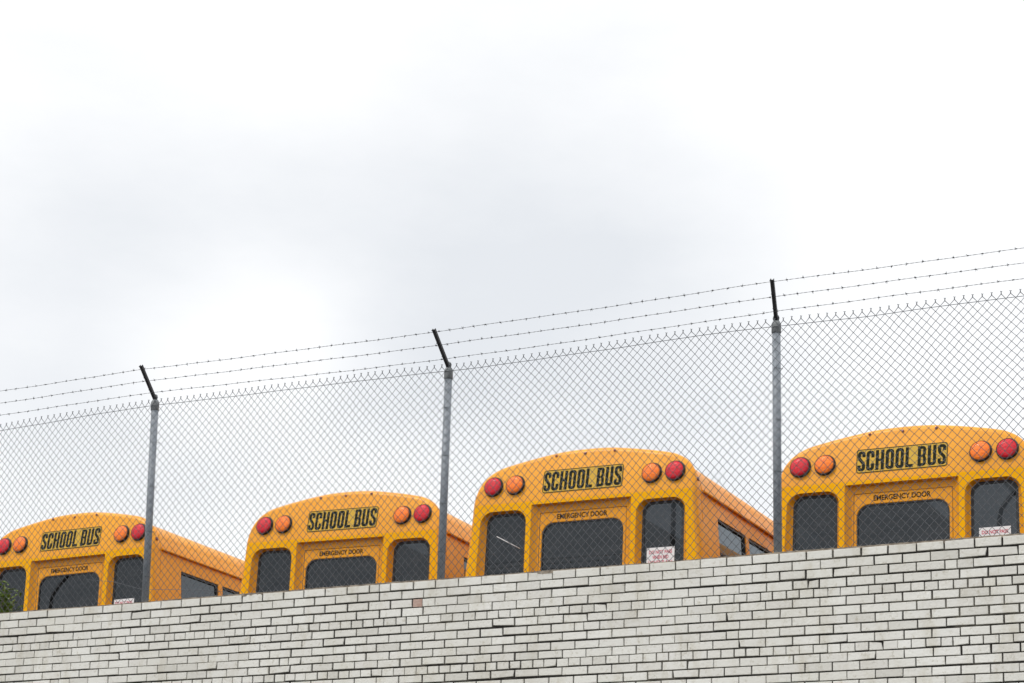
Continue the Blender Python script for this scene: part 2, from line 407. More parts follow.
# ------------------------------------------------------------------ chain link fence with barbed wire
FY = .12
PT = .0685
ZW = EYE + 5.135                       # top tension wire
fence = empty('chain_link_fence', (-8.09, FY, WTOP))
tag(fence, 'galvanised chain link fence with angled barbed wire arms on top of the white wall', 'fence')
def tofence(o): o.parent = fence; o.location = Vector(o.location) - Vector(fence.location); return o
posts_x = [(-22.65, 0, 0), (-19.75, 0, 0), (-16.85, 0, 0), (-13.93, .01, 0), (-10.98, -.02, .0), (-8.078, .0, .0), (-5.235, .03, 0.01), (-2.36, 0, 0), (.54, 0, 0), (3.44, 0, 0), (6.3, 0, 0)]
tops = {4: (5.212, -11.012, 5.458), 5: (5.160, -8.088, 5.418), 6: (5.196, -5.194, 5.442)}
for i, (x, dx, _) in enumerate(posts_x):
    zt, xt, zarm = tops.get(i, (5.185, x + .02, 5.438))
    zt += EYE - .02; zarm += EYE
    lean = {4: -.038, 5: .006, 6: -.014}.get(i, 0)
    bm = bmesh.new(); tube(bm, [(x, FY, WTOP - .25), (x + lean, FY, zt)], .0315, 20)
    po = tofence(obj('post', bm, 'steel', smooth=40))
    xp = x + lean
    bm = bmesh.new()                    # cast cap: collar, loop for the tension wire, socket for the arm
    tube(bm, [(xp, FY, zt - .075), (xp, FY, zt - .07), (xp, FY, zt + .0), (xp, FY, zt + .022)], [.033, .0365, .0365, .026], 20)
    hk = [(xp + .020 * math.cos(a), FY - .004, zt + .045 + .024 * math.sin(a)) for a in [k * math.pi / 5 for k in range(11)]]
    tube(bm, hk, .008, 6)
    cp = obj('post_cap', bm, 'capsteel', po, smooth=45)
    bm = bmesh.new()
    a = Vector((xp, FY + .005, zt + .018)); b_ = Vector((xt, -.125, zarm + .004))
    d = (b_ - a).normalized(); u = Vector((1, 0, 0)); v = d.cross(u).normalized(); u = v.cross(d)
    for (u0, u1, v0, v1) in ((-.0135, .0135, -.012, -.008), (-.0135, -.0095, -.008, .012), (.0095, .0135, -.008, .012)):   # pressed steel channel
        q = [bm.verts.new(p + uu * u + vv * v) for p in (a, b_) for (uu, vv) in ((u0, v0), (u1, v0), (u1, v1), (u0, v1))]
        for f in ((0, 1, 2, 3), (7, 6, 5, 4), (0, 4, 5, 1), (1, 5, 6, 2), (2, 6, 7, 3), (3, 7, 4, 0)): bm.faces.new([q[k] for k in f])
    for s in (.985, .67, .33):
        c = a + (b_ - a) * s
        tube(bm, [c - u * .016 - v * .012, c + u * .016 - v * .012], .004, 5)
    obj('barb_arm', bm, 'arm', po)
    for zz in (1.45, 1.05, .65, .25):   # tie wires round the post
        bm = bmesh.new(); z = WTOP + zz
        ring = [(x + .035 * math.cos(t), FY + .035 * math.sin(t), z + .004 * math.sin(2 * t)) for t in [k * math.pi / 6 for k in range(13)]]
        tube(bm, ring, .002, 4); obj('tie_wire', bm, 'wire', po)

# woven mesh, one panel for each bay
def wob(x, z):
    return (.0045 * math.sin(x * 2.3 + z * 3.1) + .003 * math.sin(x * 6.1 - z * 4.7 + 1),
            .012 * math.sin(x * 1.9 + z * 1.3) + .006 * math.sin(x * 5.3 + z * 2.9),
            .004 * math.sin(x * 1.7 - z * 2.2 + 2) + .003 * math.sin(x * 4.9 + z * 5.1))
ROW0 = ZW + .0365
PV = .073
TWX = [-23, -12.7, -11.6, -10.9, -8.5, -7.76, -5.85, -4.58, -3.83, -3.37, 6.3]
TWZ = [.0, -.030, .010, .018, .0, -.016, .018, .0, .006, .0, .0]
nrow = int((ROW0 - (WTOP - .01)) / (PV / 2)) + 1
jit = {}
def node(k, j):
    if (k, j) not in jit: jit[(k, j)] = (random.gauss(0, .0011), random.gauss(0, .001), random.gauss(0, .0013))
    x = -26 + k * PT / 2; z = ROW0 - j * PV / 2
    w_ = wob(x, z); q = jit[(k, j)]
    return (x + w_[0] + q[0], FY - .040 + w_[1] + q[1], z + w_[2] * min(1, j / 4) + q[2] + float(np.interp(x, TWX, TWZ)))
def wire_mesh(chains, r):
    V = []; F = []
    for pts in chains:
        P = np.array(pts); n = len(P)
        T = np.gradient(P, axis=0); T /= np.linalg.norm(T, axis=1)[:, None] + 1e-9
        a = np.tile(np.array([0, 1., 0]), (n, 1)); U = np.cross(T, a); U /= np.linalg.norm(U, axis=1)[:, None] + 1e-9; W = np.cross(T, U)
        b = len(V)
        for q in range(n):
            for (c, s) in ((1, 0), (0, 1), (-1, 0), (0, -1)): V.append(P[q] + r * (c * U[q] + s * W[q]))
        for q in range(n - 1):
            for s in range(4):
                F.append((b + q * 4 + s, b + q * 4 + (s + 1) % 4, b + q * 4 + 4 + (s + 1) % 4, b + q * 4 + 4 + s))
    return V, F
for i in range(len(posts_x) - 1):
    xa, xb = posts_x[i][0], posts_x[i + 1][0]
    k0 = int((xa + 26) / (PT / 2)) + 1; k1 = int((xb + 26) / (PT / 2)) + 1
    chains = []
    for k in range(k0, k1):
        pts = []
        for j in range(nrow):
            kk = k if (k + j) % 2 == 0 else k + 1
            pts.append(node(kk, j))
            if kk == k: dy = .0022
            else: dy = -.0022
            p = pts[-1]; pts[-1] = (p[0], p[1] + dy, p[2])
        # twisted and splayed selvage
        if True:
            x, y, z = pts[0]
            s = 1 if (k % 2 == 0) else -1
            top = [(x + s * .006, y, z + .022), (x - s * .0015, y + .002, z + .015), (x + s * .0015, y - .002, z + .006)]
            pts = top + pts
        chains.append(pts)
    V, F = wire_mesh(chains, .0027)
    o = from_arr('mesh_panel', V, F, 'wire', smooth=True); tofence(o)
# tension wire along the top, loosely held
def strand(z_at, y_at, x0, x1, sag, seed, posts):
    pts = []; n = int((x1 - x0) / .06)
    for i in range(n + 1):
        x = x0 + (x1 - x0) * i / n
        s = 0
        for a, b in zip(posts, posts[1:]):
            if a <= x < b: t = (x - a) / (b - a); s = 4 * t * (1 - t)
        pts.append((x, y_at(x), z_at(x) - sag * s + .0012 * math.sin(x * 9 + seed) + .0015 * math.sin(x * 3.3 + seed)))
    return pts
px_ = [p[0] for p in posts_x]
def interp(xs, ys):
    return lambda x: float(np.interp(x, xs, ys))
bm = bmesh.new()
tube(bm, strand(interp(TWX, [ZW + q for q in TWZ]), lambda x: FY - .038, -22.65, 6.3, .004, 1, px_), .0026, 5)
tofence(obj('tension_wire', bm, 'wire'))
bm = bmesh.new()
lw = [(-11.6, FY - .05, WTOP + .26), (-11.3, FY - .055, WTOP + .22), (-11.0, FY - .05, WTOP + .135), (-10.75, FY - .05, WTOP + .115), (-10.4, FY - .05, WTOP + .09), (-10.1, FY - .05, WTOP + .05)]
tube(bm, lw, .002, 5); tofence(obj('loose_wire', bm, 'sticker' if False else 'wire'))
# three strands of barbed wire
def barbed(zf, y, seed):
    bm = bmesh.new()
    c = strand(zf, lambda x: y, -22.65, 6.3, .006, seed, px_)
    for ph in (0, math.pi):
        pts = []
        for i, p in enumerate(c):
            for t in (0, .5):
                if i == len(c) - 1 and t: break
                q = c[min(i + 1, len(c) - 1)]
                x = p[0] + (q[0] - p[0]) * t; z = p[2] + (q[2] - p[2]) * t
                a = x * 75 + ph
                pts.append((x, y + .0016 * math.cos(a), z + .0016 * math.sin(a)))
        tube(bm, pts, .0013, 3, caps=False)
    x = -22.6
    while x < 6.2:
        i = int((x + 22.65) / (28.95) * (len(c) - 1)); p = c[max(0, min(i, len(c) - 1))]
        z = p[2]
        tube(bm, [(x - .007, y, z - .0005), (x + .007, y, z + .0005)], .0042, 6)
        for s in range(4):
            a = random.uniform(0, 6.28)
            tube(bm, [(x + random.uniform(-.005, .005), y, z), (x + random.uniform(-.010, .010), y + .015 * math.cos(a), z + .015 * math.sin(a))], .0012, 3)
        x += random.gauss(.113, .009)
    return bm
for y, sd_, zs in ((-.12, 1, (5.412, 5.425, 5.399, 5.429, 5.423)), (-.04, 2, (5.327, 5.345, 5.311, 5.339, 5.343)), (.04, 3, (5.242, 5.262, 5.214, 5.252, 5.257))):
    f_ = interp([-12.65, -11.0, -8.08, -5.21, -3.33], [EYE + q for q in zs])
    tofence(obj('barbed_wire', barbed(f_, y, sd_), 'barb'))

# ------------------------------------------------------------------ school bus
TILT, ZC = .1435, .0075
def capP(x, z, h=0): return (x, TILT * max(0, z - ZC) - h, z)
LEN = 9.4
half = [(0, .521), (.15, .5185), (.30, .508), (.52, .476), (.73, .438), (.90, .400), (.99, .364), (1.06, .320), (1.117, .260), (1.156, .195), (1.177, .13), (1.189, .07), (1.194, .009), (1.200, -.1), (1.212, -.25), (1.231, -.45), (1.254, -.7), (1.258, -1.0), (1.258, -1.5), (1.258, -2.1)]
def catmull(P, n):
    o = []
    for i in range(len(P) - 1):
        p0 = P[max(i - 1, 0)]; p1 = P[i]; p2 = P[i + 1]; p3 = P[min(i + 2, len(P) - 1)]
        if i == 0: p0 = (-P[1][0], P[1][1])
        for k in range(n):
            t = k / n
            o.append(tuple(.5 * ((2 * p1[c]) + (-p0[c] + p2[c]) * t + (2 * p0[c] - 5 * p1[c] + 4 * p2[c] - p3[c]) * t * t + (-p0[c] + 3 * p1[c] - 3 * p2[c] + p3[c]) * t ** 3) for c in (0, 1)))
    o.append(P[-1]); return o
hs = catmull(half, 6)
def offset(P, d):
    o = []
    for i, p in enumerate(P):
        a = P[max(i - 1, 0)]; b = P[min(i + 1, len(P) - 1)]
        tx, tz = b[0] - a[0], b[1] - a[1]; l = math.hypot(tx, tz)
        nx, nz = tz / l, -tx / l           # inward normal
        if i == 0: nx, nz = 0, -1
        o.append((max(0, p[0] + nx * d), p[1] + nz * d))
    return o
def body_solid(inset0, y0, y1, zbot, rounding):
    """closed loft; rows join left and right so the rear face can fold along its crease"""
    bm = bmesh.new()
    base = offset(hs, inset0) if inset0 else hs
    base = [p for p in base if p[1] > zbot + .01]; base.append((base[-1][0], zbot))
    st = []
    if rounding:
        r = .05
        for k in range(6):
            a = R(90 * k / 5); st.append((r - r * math.sin(a), r - r * math.cos(a)))
        st = [(i_, t_) for i_, t_ in st]
        st += [(0, .12), (0, .14), (0, .3), (0, 1.2), (0, y1 - .6), (.03, y1 - .15), (.12, y1)]
    else: st = [(0, y0), (0, y1)]
    rings = []
    for (ins, y) in st:
        P = offset(base, ins)
        P[-1] = (P[-1][0], zbot)
        rg = []
        for (x, z) in P:
            yy = y
            if rounding and y < 1.1: yy = y + TILT * max(0, z - ZC) * (1 if y < .1 else .45)
            if rounding and y > .1:            # the roof behind the cap is a little lower and rounder
                g = min(1, (y - .04) / .10) if y < .14 else 1
                if z > .03: x = max(0, x - .022 * g * min(1, (z - .03) / .12)) if x > 0 else 0; z = z - (z - .03) * .115 * g
            rg.append((bm.verts.new((x, yy, z)), None if x < 1e-5 else bm.verts.new((-x, yy, z))))
        rings.append(rg)
    n = len(rings[0])
    Lf = lambda q: q[1] if q[1] else q[0]
    for a, b in zip(rings, rings[1:]):
        for i in range(n - 1):
            bm.faces.new((a[i][0], a[i + 1][0], b[i + 1][0], b[i][0]))
            q = (Lf(a[i + 1]), Lf(a[i]), Lf(b[i]), Lf(b[i + 1]))
            bm.faces.new(q)
        bm.faces.new((a[-1][0], Lf(a[-1]), Lf(b[-1]), b[-1][0]))
    for rg, flip in ((rings[0], False), (rings[-1], True)):
        for i in range(n - 1):
            q = [rg[i][0], Lf(rg[i]), Lf(rg[i + 1]), rg[i + 1][0]]
            q = list(dict.fromkeys(q))
            bm.faces.new(q[::-1] if flip else q)
    bmesh.ops.recalc_face_normals(bm, faces=bm.faces)
    return bm
def loft(bm, loops):
    """closed solid through outlines of equal length; loops = [(outline, y), ...]"""
    rg = [[bm.verts.new((x, y, z)) for (x, z) in o] for (o, y) in loops]
    n = len(rg[0])
    for a, b in zip(rg, rg[1:]):
        for i in range(n): bm.faces.new((a[i], a[(i + 1) % n], b[(i + 1) % n], b[i]))
    bm.faces.new(rg[0][::-1]); bm.faces.new(rg[-1])
    bmesh.ops.recalc_face_normals(bm, faces=bm.faces)
def tmp(bm):
    me = bpy.data.meshes.new('t'); bm.to_mesh(me); bm.free()
    o = bpy.data.objects.new('t', me); C.objects.link(o); return o
def boolean(o, cutters):
    for c in cutters:
        m = o.modifiers.new('b', 'BOOLEAN'); m.operation = 'DIFFERENCE'; m.solver = 'EXACT'; m.object = c
    bpy.context.view_layer.update()
    me = bpy.data.meshes.new_from_object(o.evaluated_get(bpy.context.evaluated_depsgraph_get()))
    for c in cutters + [o]: bpy.data.objects.remove(c)
    return me
# shapes of the rear openings
def taper(outl, dx):            # openings follow the lean of the body sides
    return outl
GD, DD = .072, .057             # depth of window recess, depth of door recess
def win_loops(s):
    o = rrect(.588, 1.100, -.86, -.068, .125, 8); i = rrect(.624, 1.058, -.83, -.079, .10, 8)
    o = [(x + (.05 * (-.30 - z) if x > .85 else 0), z) for x, z in o]; i = [(x + (.012 * (-.45 - z) if x > .85 else 0), z) for x, z in i]
    if s < 0: o = [(-x, z) for x, z in o]; i = [(-x, z) for x, z in i]
    return o, i
def lerp(a, b, t): return [((1 - t) * p[0] + t * q[0], (1 - t) * p[1] + t * q[1]) for p, q in zip(a, b)]
cutters = []
for s in (1, -1):
    o, i = win_loops(s); bm = bmesh.new()
    loft(bm, [(lerp(o, i, -.25), -.0175), (lerp(o, i, -.05), -.001), (lerp(o, i, .06), .003), (lerp(o, i, .45), GD * .6), (i, GD), (i, .3)]); cutters.append(tmp(bm))
o = rrect(-.534, .534, -2.0, -.027, .012, 3); i = rrect(-.476, .476, -1.97, -.033, .012, 3)
bm = bmesh.new(); loft(bm, [(lerp(o, i, -.3), -.0165), (lerp(o, i, -.02), -.001), (lerp(o, i, .03), .002), (lerp(o, i, .42), .034), (i, DD), (i, DD + .001)]); cutters.append(tmp(bm))
dr = rrect(-.4655, .4655, -1.95, -.1025, .012, 3)
bm = bmesh.new(); loft(bm, [(dr, .02), (dr, .4)]); cutters.append(tmp(bm))
cutters.append(tmp(body_solid(.055, .16, LEN - .25, -1.55, False)))
WP, WW, W0 = .819, .734, .5353
bm = bmesh.new()
for k in range(10):
    y = W0 + k * WP; box(bm, -2, 2, y, y + WW, -.82, -.165)
cutters.append(tmp(bm))
bm = bmesh.new(); box(bm, -1.02, 1.02, LEN - .6, LEN + 1, -.95, -.05); cutters.append(tmp(bm))
body_me = boolean(tmp(body_solid(0, 0, LEN, -2.1, True)), cutters)
bm = bmesh.new(); bm.from_mesh(body_me); bpy.data.meshes.remove(body_me)
bmesh.ops.recalc_face_normals(bm, faces=bm.faces)
for f in bm.faces:
    f.material_index = 0
    c = f.calc_center_median()
    if f.normal.y < -.93 and c.y < .012 and c.z < ZC + .001 : f.material_index = 1
    if c.y > .11 and c.y < LEN - .2 and abs(f.normal.y) < .5 and (f.normal.x * c.x < -.05 or (c.z > .1 and f.normal.z < 0)): f.material_index = 2
M_['inner'] = mat('bus_interior_panel', (.22, .23, .22), .6)

def make_bus():
    root = empty('school_bus', (0, 0, 0))
    body = obj('body', bm, ['paint', 'panel', 'inner'], root, smooth=28)
    # rear door leaf with its window opening
    b = bmesh.new()
    dl = rrect(-.461, .461, -1.945, -.107, .014, 3); loft(b, [(rrect(-.458, .458, -1.942, -.110, .014, 3), DD + .001), (dl, DD + .004), (dl, .12)])
    do = tmp(b)
    wo = rrect(-.441, .438, -.86, -.204, .125, 8); wi = rrect(-.436, .433, -.855, -.209, .12, 8)
    b = bmesh.new(); loft(b, [(wo, -.05), (wo, DD + .003), (wi, DD + .006), (wi, .3)])
    me = boolean(do, [tmp(b)]); b = bmesh.new(); b.from_mesh(me)
    door = obj('emergency_door', b, 'paint', root, smooth=30)
    # glass and its black gaskets
    def ring(b, o, i, y0, y1):
        n = len(o); g = [[b.verts.new((p[0], y, p[1])) for p in l] for (l, y) in ((o, y0), (i, y0), (i, y1), (o, y1))]
        for a in range(4):
            for k in range(n): b.faces.new((g[a][k], g[a][(k + 1) % n], g[(a + 1) % 4][(k + 1) % n], g[(a + 1) % 4][k]))
        bmesh.ops.recalc_face_normals(b, faces=b.faces)
    def scaled(o, d):
        cx = sum(p[0] for p in o) / len(o); cz = sum(p[1] for p in o) / len(o)
        w_ = max(p[0] for p in o) - cx; h_ = max(p[1] for p in o) - cz
        return [(cx + (p[0] - cx) * (1 - d / w_), cz + (p[1] - cz) * (1 - d / h_)) for p in o]
    for s in (-1, 1):
        o, i = win_loops(s); b = bmesh.new(); loft(b, [(scaled(i, .001), GD + .006), (scaled(i, .001), GD + .012)])
        rw = obj('rear_window', b, 'glass', root)
        b = bmesh.new(); ring(b, scaled(i, -.0005), scaled(i, .026), GD + .0005, GD + .018); obj('window_seal', b, 'black', rw)
    b = bmesh.new(); loft(b, [(scaled(wi, .001), DD + .018), (scaled(wi, .001), DD + .024)])
    dw = obj('door_window', b, 'glass', door)
    b = bmesh.new(); ring(b, scaled(wi, -.0005), scaled(wi, .012), DD + .008, DD + .03); obj('window_seal', b, 'black', door)
    b = bmesh.new(); box(b, .30, .42, DD - .035, DD - .015, -1.08, -1.05, .006); box(b, .33, .35, DD - .02, DD + .002, -1.075, -1.055); obj('door_handle', b, 'trim', door)
    # warning lamps
    for (x, z, col) in ((-.9725, .1925, 'red'), (-.731, .1925, 'amber'), (.731, .1925, 'amber'), (.9725, .1925, 'red')):
        def lathe(b, prof, n=32):
            rg = []
            for (r, h) in prof:
                if r < 1e-6: rg.append([b.verts.new(capP(x, z, h))])
                else:
                    l = []
                    for k in range(n):
                        a = 2 * math.pi * k / n
                        px, pz = x + r * math.cos(a), z + r * math.sin(a)
                        l.append(b.verts.new((px, TILT * (pz - ZC) - h, pz)))
                    rg.append(l)
            for p, q in zip(rg, rg[1:]):
                for k in range(n):
                    vs = [p[k % len(p)], p[(k + 1) % len(p)], q[(k + 1) % len(q)], q[k % len(q)]]
                    b.faces.new(list(dict.fromkeys(vs)))
            bmesh.ops.recalc_face_normals(b, faces=b.faces)
        b = bmesh.new(); lathe(b, [(.104, -.004), (.104, .004), (.099, .008), (.096, .028), (.094, .030), (.091, .029), (.091, .004)])
        hl = obj('warning_light', b, 'black', root, smooth=35); hl['label'] = ('red' if col == 'red' else 'amber') + ' round warning light in black housing'
        b = bmesh.new(); lathe(b, [(.0905, .01), (.0905, .028), (.083, .035), (.064, .041), (.035, .045), (0, .047)]); obj('lens', b, col, hl, smooth=60)
    for x in (-.3145, 0, .3145):
        z = .466; b = bmesh.new()
        q = [capP(x + .0135 * math.cos(t), z + .0135 * math.sin(t), 0) for t in [k * math.pi / 5 for k in range(10)]]
        lo = [b.verts.new((p[0], p[1] + .012, p[2])) for p in q]; md = [b.verts.new((p[0], p[1] - .006, p[2])) for p in q]
        c = b.verts.new(capP(x, z, .011))
        for k in range(10): b.faces.new((lo[k], lo[(k + 1) % 10], md[(k + 1) % 10], md[k])); b.faces.new((md[k], md[(k + 1) % 10], c))
        bmesh.ops.recalc_face_normals(b, faces=b.faces); obj('marker_light', b, 'marker', root, smooth=50)
    for s in (-1, 1):
        b = bmesh.new()
        box(b, min(s * 1.162, s * 1.195), max(s * 1.162, s * 1.195), .055, .095, .09, .125, .008); obj('marker_light', b, 'marker', root)
    # sign plate with its words
    def plate(b, outl, h0, h1):
        a = [b.verts.new(capP(x, z, h0)) for x, z in outl]; c = [b.verts.new(capP(x, z, h1)) for x, z in outl]
        n = len(a)
        for k in range(n): b.faces.new((a[k], a[(k + 1) % n], c[(k + 1) % n], c[k]))
        b.faces.new(c); bmesh.ops.recalc_face_normals(b, faces=b.faces)
    b = bmesh.new(); plate(b, rrect(-.430, .430, .079, .318, .028, 5), -.002, .003)
    sign = obj('school_bus_sign', b, 'sign', root)
    def ribbon(b, P, s, closed=False, h0=.0028, h1=.0045):
        n = len(P); Lp = []; Rp = []
        for i in range(n):
            if closed: a = P[i - 1]; c = P[(i + 1) % n]
            else: a = P[max(i - 1, 0)]; c = P[min(i + 1, n - 1)]
            p = P[i]
            d1 = Vector((p[0] - a[0], p[1] - a[1])); d2 = Vector((c[0] - p[0], c[1] - p[1]))
            if d1.length < 1e-9: d1 = d2
            if d2.length < 1e-9: d2 = d1
            d1.normalize(); d2.normalize(); t = (d1 + d2).normalized(); nrm = Vector((-t.y, t.x)); m = (s / 2) / max(.5, t.dot(d1))
            Lp.append((p[0] + nrm.x * m, p[1] + nrm.y * m)); Rp.append((p[0] - nrm.x * m, p[1] - nrm.y * m))
        v = [[b.verts.new(capP(x, z, h)) for x, z in l] for (l, h) in ((Lp, h1), (Rp, h1), (Lp, h0), (Rp, h0))]
        rng_ = range(n) if closed else range(n - 1)
        for i in rng_:
            j = (i + 1) % n
            b.faces.new((v[0][i], v[0][j], v[1][j], v[1][i])); b.faces.new((v[0][j], v[0][i], v[2][i], v[2][j])); b.faces.new((v[1][i], v[1][j], v[3][j], v[3][i]))
        if not closed:
            for i in (0, n - 1): b.faces.new((v[0][i], v[1][i], v[3][i], v[2][i]))
    def arc(cx, cz, r, a0, a1, n=5): return [(cx + r * math.cos(R(a0 + (a1 - a0) * k / n)), cz + r * math.sin(R(a0 + (a1 - a0) * k / n))) for k in range(n + 1)]
    b = bmesh.new(); ribbon(b, rrect(-.424, .424, .085, .312, .024, 5), .0065, True); obj('sign_border', b, 'ink', sign)
    b = bmesh.new()
    SW = .860; st = .0295; zb, zt = .0995, .2975
    A = lambda u: -.430 + SW * u
    def glyph(ch, u0, u1):
        x0, x1 = A(u0) + st / 2, A(u1) - st / 2; z0, z1 = zb + st / 2, zt - st / 2; r = .017; zm = (z0 + z1) / 2
        if ch == 'O': ribbon(b, rrect(x0, x1, z0, z1, r, 4), st, True)
        elif ch == 'C': ribbon(b, [(x1, z1 - .055)] + arc(x1 - r, z1 - r, r, 0, 90) + arc(x0 + r, z1 - r, r, 90, 180) + arc(x0 + r, z0 + r, r, 180, 270) + arc(x1 - r, z0 + r, r, 270, 360) + [(x1, z0 + .055)], st)
        elif ch == 'U': ribbon(b, [(x0, zt)] + arc(x0 + r, z0 + r, r, 180, 270) + arc(x1 - r, z0 + r, r, 270, 360) + [(x1, zt)], st)
        elif ch == 'S':
            ribbon(b, [(x1, z1 - .045)] + arc(x1 - r, z1 - r, r, 0, 90) + arc(x0 + r, z1 - r, r, 90, 180) + [(x0, zm + .038), (x0 + .006, zm + .020), (x1 - .006, zm - .020), (x1, zm - .038)] + arc(x1 - r, z0 + r, r, 0, -90) + arc(x0 + r, z0 + r, r, 270, 180) + [(x0, z0 + .045)], st)
        elif ch == 'H':
            ribbon(b, [(x0, zb), (x0, zt)], st); ribbon(b, [(x1, zb), (x1, zt)], st); ribbon(b, [(x0 + st / 2 + .0002, zm), (x1 - st / 2 - .0002, zm)], st * .8)
        elif ch == 'L':
            ribbon(b, [(x0, zb), (x0, zt)], st); ribbon(b, [(x0 + st / 2 + .0002, z0), (A(u1), z0)], st)
        elif ch == 'B':
            ribbon(b, [(x0, zb), (x0, zt)], st)
            ribbon(b, [(x0 + st / 2 + .0002, z1)] + arc(x1 - r - .002, z1 - r, r, 90, 0) + [(x1 - .002, zm + .025), (x1 - .010, zm), (x1, zm - .025)] + arc(x1 - r, z0 + r, r, 0, -90) + [(x0 + st / 2 + .0002, z0)], st * .93)
            ribbon(b, [(x0 + st / 2 + .0002, zm), (x1 - st / 2 - .011, zm)], st * .8)
    for ch, u0, u1 in (('S', .015, .100), ('C', .112, .200), ('H', .215, .308), ('O', .326, .416), ('O', .434, .524), ('L', .543, .625), ('B', .676, .768), ('U', .784, .876), ('S', .892, .982)): glyph(ch, u0, u1)
    bmesh.ops.recalc_face_normals(b, faces=b.faces)
    obj('lettering', b, 'ink', sign)
    # small words over the door window
    def words(txt, x0, x1, z, h, y, m, parent, name, bold=0.0, sx=None):
        cu = bpy.data.curves.new('w', 'FONT'); cu.body = txt; cu.size = 1; cu.offset = bold; cu.extrude = .001 / h * .5; cu.align_x = 'LEFT'
        t = bpy.data.objects.new('w', cu); C.objects.link(t); bpy.context.view_layer.update()
        me = bpy.data.meshes.new_from_object(t.evaluated_get(bpy.context.evaluated_depsgraph_get())); bpy.data.objects.remove(t)
        b = bmesh.new(); b.from_mesh(me)
        xs = [v.co.x for v in b.verts]; ys = [v.co.y for v in b.verts]; a0, a1, c0, c1 = min(xs), max(xs), min(ys), max(ys)
        for v in b.verts:
            v.co = Vector((x0 + (v.co.x - a0) / (a1 - a0) * (x1 - x0), y - v.co.z * h, z + (v.co.y - c0) / (c1 - c0) * h))
        return obj(name, b, m, parent)
    words('EMERGENCY DOOR', -.275, .262, -.179, .050, DD - .0002, 'text', door, 'lettering', bold=.022)
    # drip rails, side glass, seams
    for s in (-1, 1):
        b = bmesh.new(); pr = [(1.184, .002), (1.224, -.008), (1.229, .004), (1.222, .022), (1.210, .012), (1.184, .030)]
        v = [[b.verts.new((s * x, y, z)) for x, z in pr] for y in (.154, LEN - .5)]
        for k in range(len(pr)): b.faces.new((v[0][k], v[0][(k + 1) % 6], v[1][(k + 1) % 6], v[1][k]))
        b.faces.new(v[0]); b.faces.new(v[1]); bmesh.ops.recalc_face_normals(b, faces=b.faces); obj('drip_rail', b, 'paint', root)
        for zz in (-.98, -1.35, -1.75):
            b = bmesh.new(); box(b, min(s * 1.255, s * 1.276), max(s * 1.255, s * 1.276), .12, LEN - .3, zz - .03, zz + .03, .006); obj('rub_rail', b, 'trim', root)
        for k in range(10):
            y = W0 + k * WP; b = bmesh.new()
            xf = lambda z: s * (1.200 + .0 * z + max(0, -(z + .165)) * .084)
            def slab(y0, y1, z0, z1, d0, d1):
                q = [b.verts.new((xf(z) - s * d, yy, z)) for d in (d0, d1) for (yy, z) in ((y0, z0), (y1, z0), (y1, z1), (y0, z1))]
                for f in ((0, 1, 2, 3), (7, 6, 5, 4), (0, 4, 5, 1), (1, 5, 6, 2), (2, 6, 7, 3), (3, 7, 4, 0)): b.faces.new([q[i] for i in f])
            e = .002
            slab(y + e, y + .022, -.818, -.167, .004, .04); slab(y + WW - .022, y + WW - e, -.818, -.167, .004, .04)
            slab(y + .0222, y + WW - .0222, -.190, -.167, .004, .04); slab(y + .0222, y + WW - .0222, -.818, -.797, .004, .04); slab(y + .0222, y + WW - .0222, -.512, -.490, .008, .04)
            bmesh.ops.recalc_face_normals(b, faces=b.faces); fr = obj('side_window', b, 'black', root)
            b = bmesh.new(); slab(y + .0224, y + WW - .0224, -.489, -.1905, .022, .027); slab(y + .0224, y + WW - .0224, -.7965, -.5125, .014, .019)
            bmesh.ops.recalc_face_normals(b, faces=b.faces); obj('pane', b, 'sglass', fr)
    b = bmesh.new()                     # overlap seam where the rear cap meets the roof
    RF = lambda p: (max(0, p[0] - .022 * min(1, (p[1] - .03) / .12)) if p[0] > 0 else 0, p[1] - (p[1] - .03) * .115) if p[1] > .03 else p
    H = [RF(p) for p in offset(hs[:86], -.0035)]; H0 = [RF(p) for p in offset(hs[:86], .004)]
    for y0, y1 in ((.145, .170),):
        for s in (-1, 1):
            v = [[b.verts.new((s * x, y + TILT * max(0, z - ZC) * .82, z)) for x, z in l] for (l, y) in ((H0, y0), (H, y0), (H, y1), (H0, y1))]
            for k in range(len(H) - 1):
                for a in range(3): b.faces.new((v[a][k], v[a][k + 1], v[a + 1][k + 1], v[a + 1][k]))
    bmesh.ops.recalc_face_normals(b, faces=b.faces); obj('roof_seam', b, 'paint', root)
    # lower body furniture, hidden behind the wall from the street
    b = bmesh.new(); box(b, -1.22, 1.22, -.16, -.002, -2.28, -2.02, .02); obj('bumper', b, 'trim', root)
    for x in (-1.0, 1.0):
        b = bmesh.new(); box(b, x - .09, x + .09, -.03, .002, -1.32, -1.14, .012); obj('tail_light', b, 'red', root)
    for y in (2.3, 7.9):
        for s in (-1, 1):
            b = bmesh.new(); o = []
            for xx, r in ((1.0, .30), (1.0, .49), (1.05, .51), (1.2, .51), (1.25, .49), (1.25, .30)):
                o.append([b.verts.new((s * xx, y + r * math.cos(t), -2.04 + r * math.sin(t))) for t in [k * math.pi / 14 for k in range(28)]])
            for p, q in zip(o, o[1:]):
                for k in range(28): b.faces.new((p[k], p[(k + 1) % 28], q[(k + 1) % 28], q[k]))
            bmesh.ops.recalc_face_normals(b, faces=b.faces); wh = obj('wheel', b, 'black', root, smooth=40)
            b = bmesh.new(); bmesh.ops.create_cone(b, cap_ends=True, segments=28, radius1=.3, radius2=.24, depth=.12, matrix=Matrix.Translation((s * 1.16, y, -2.04)) @ Matrix.Rotation(s * math.pi / 2, 4, 'Y')); obj('rim', b, 'steel', wh)
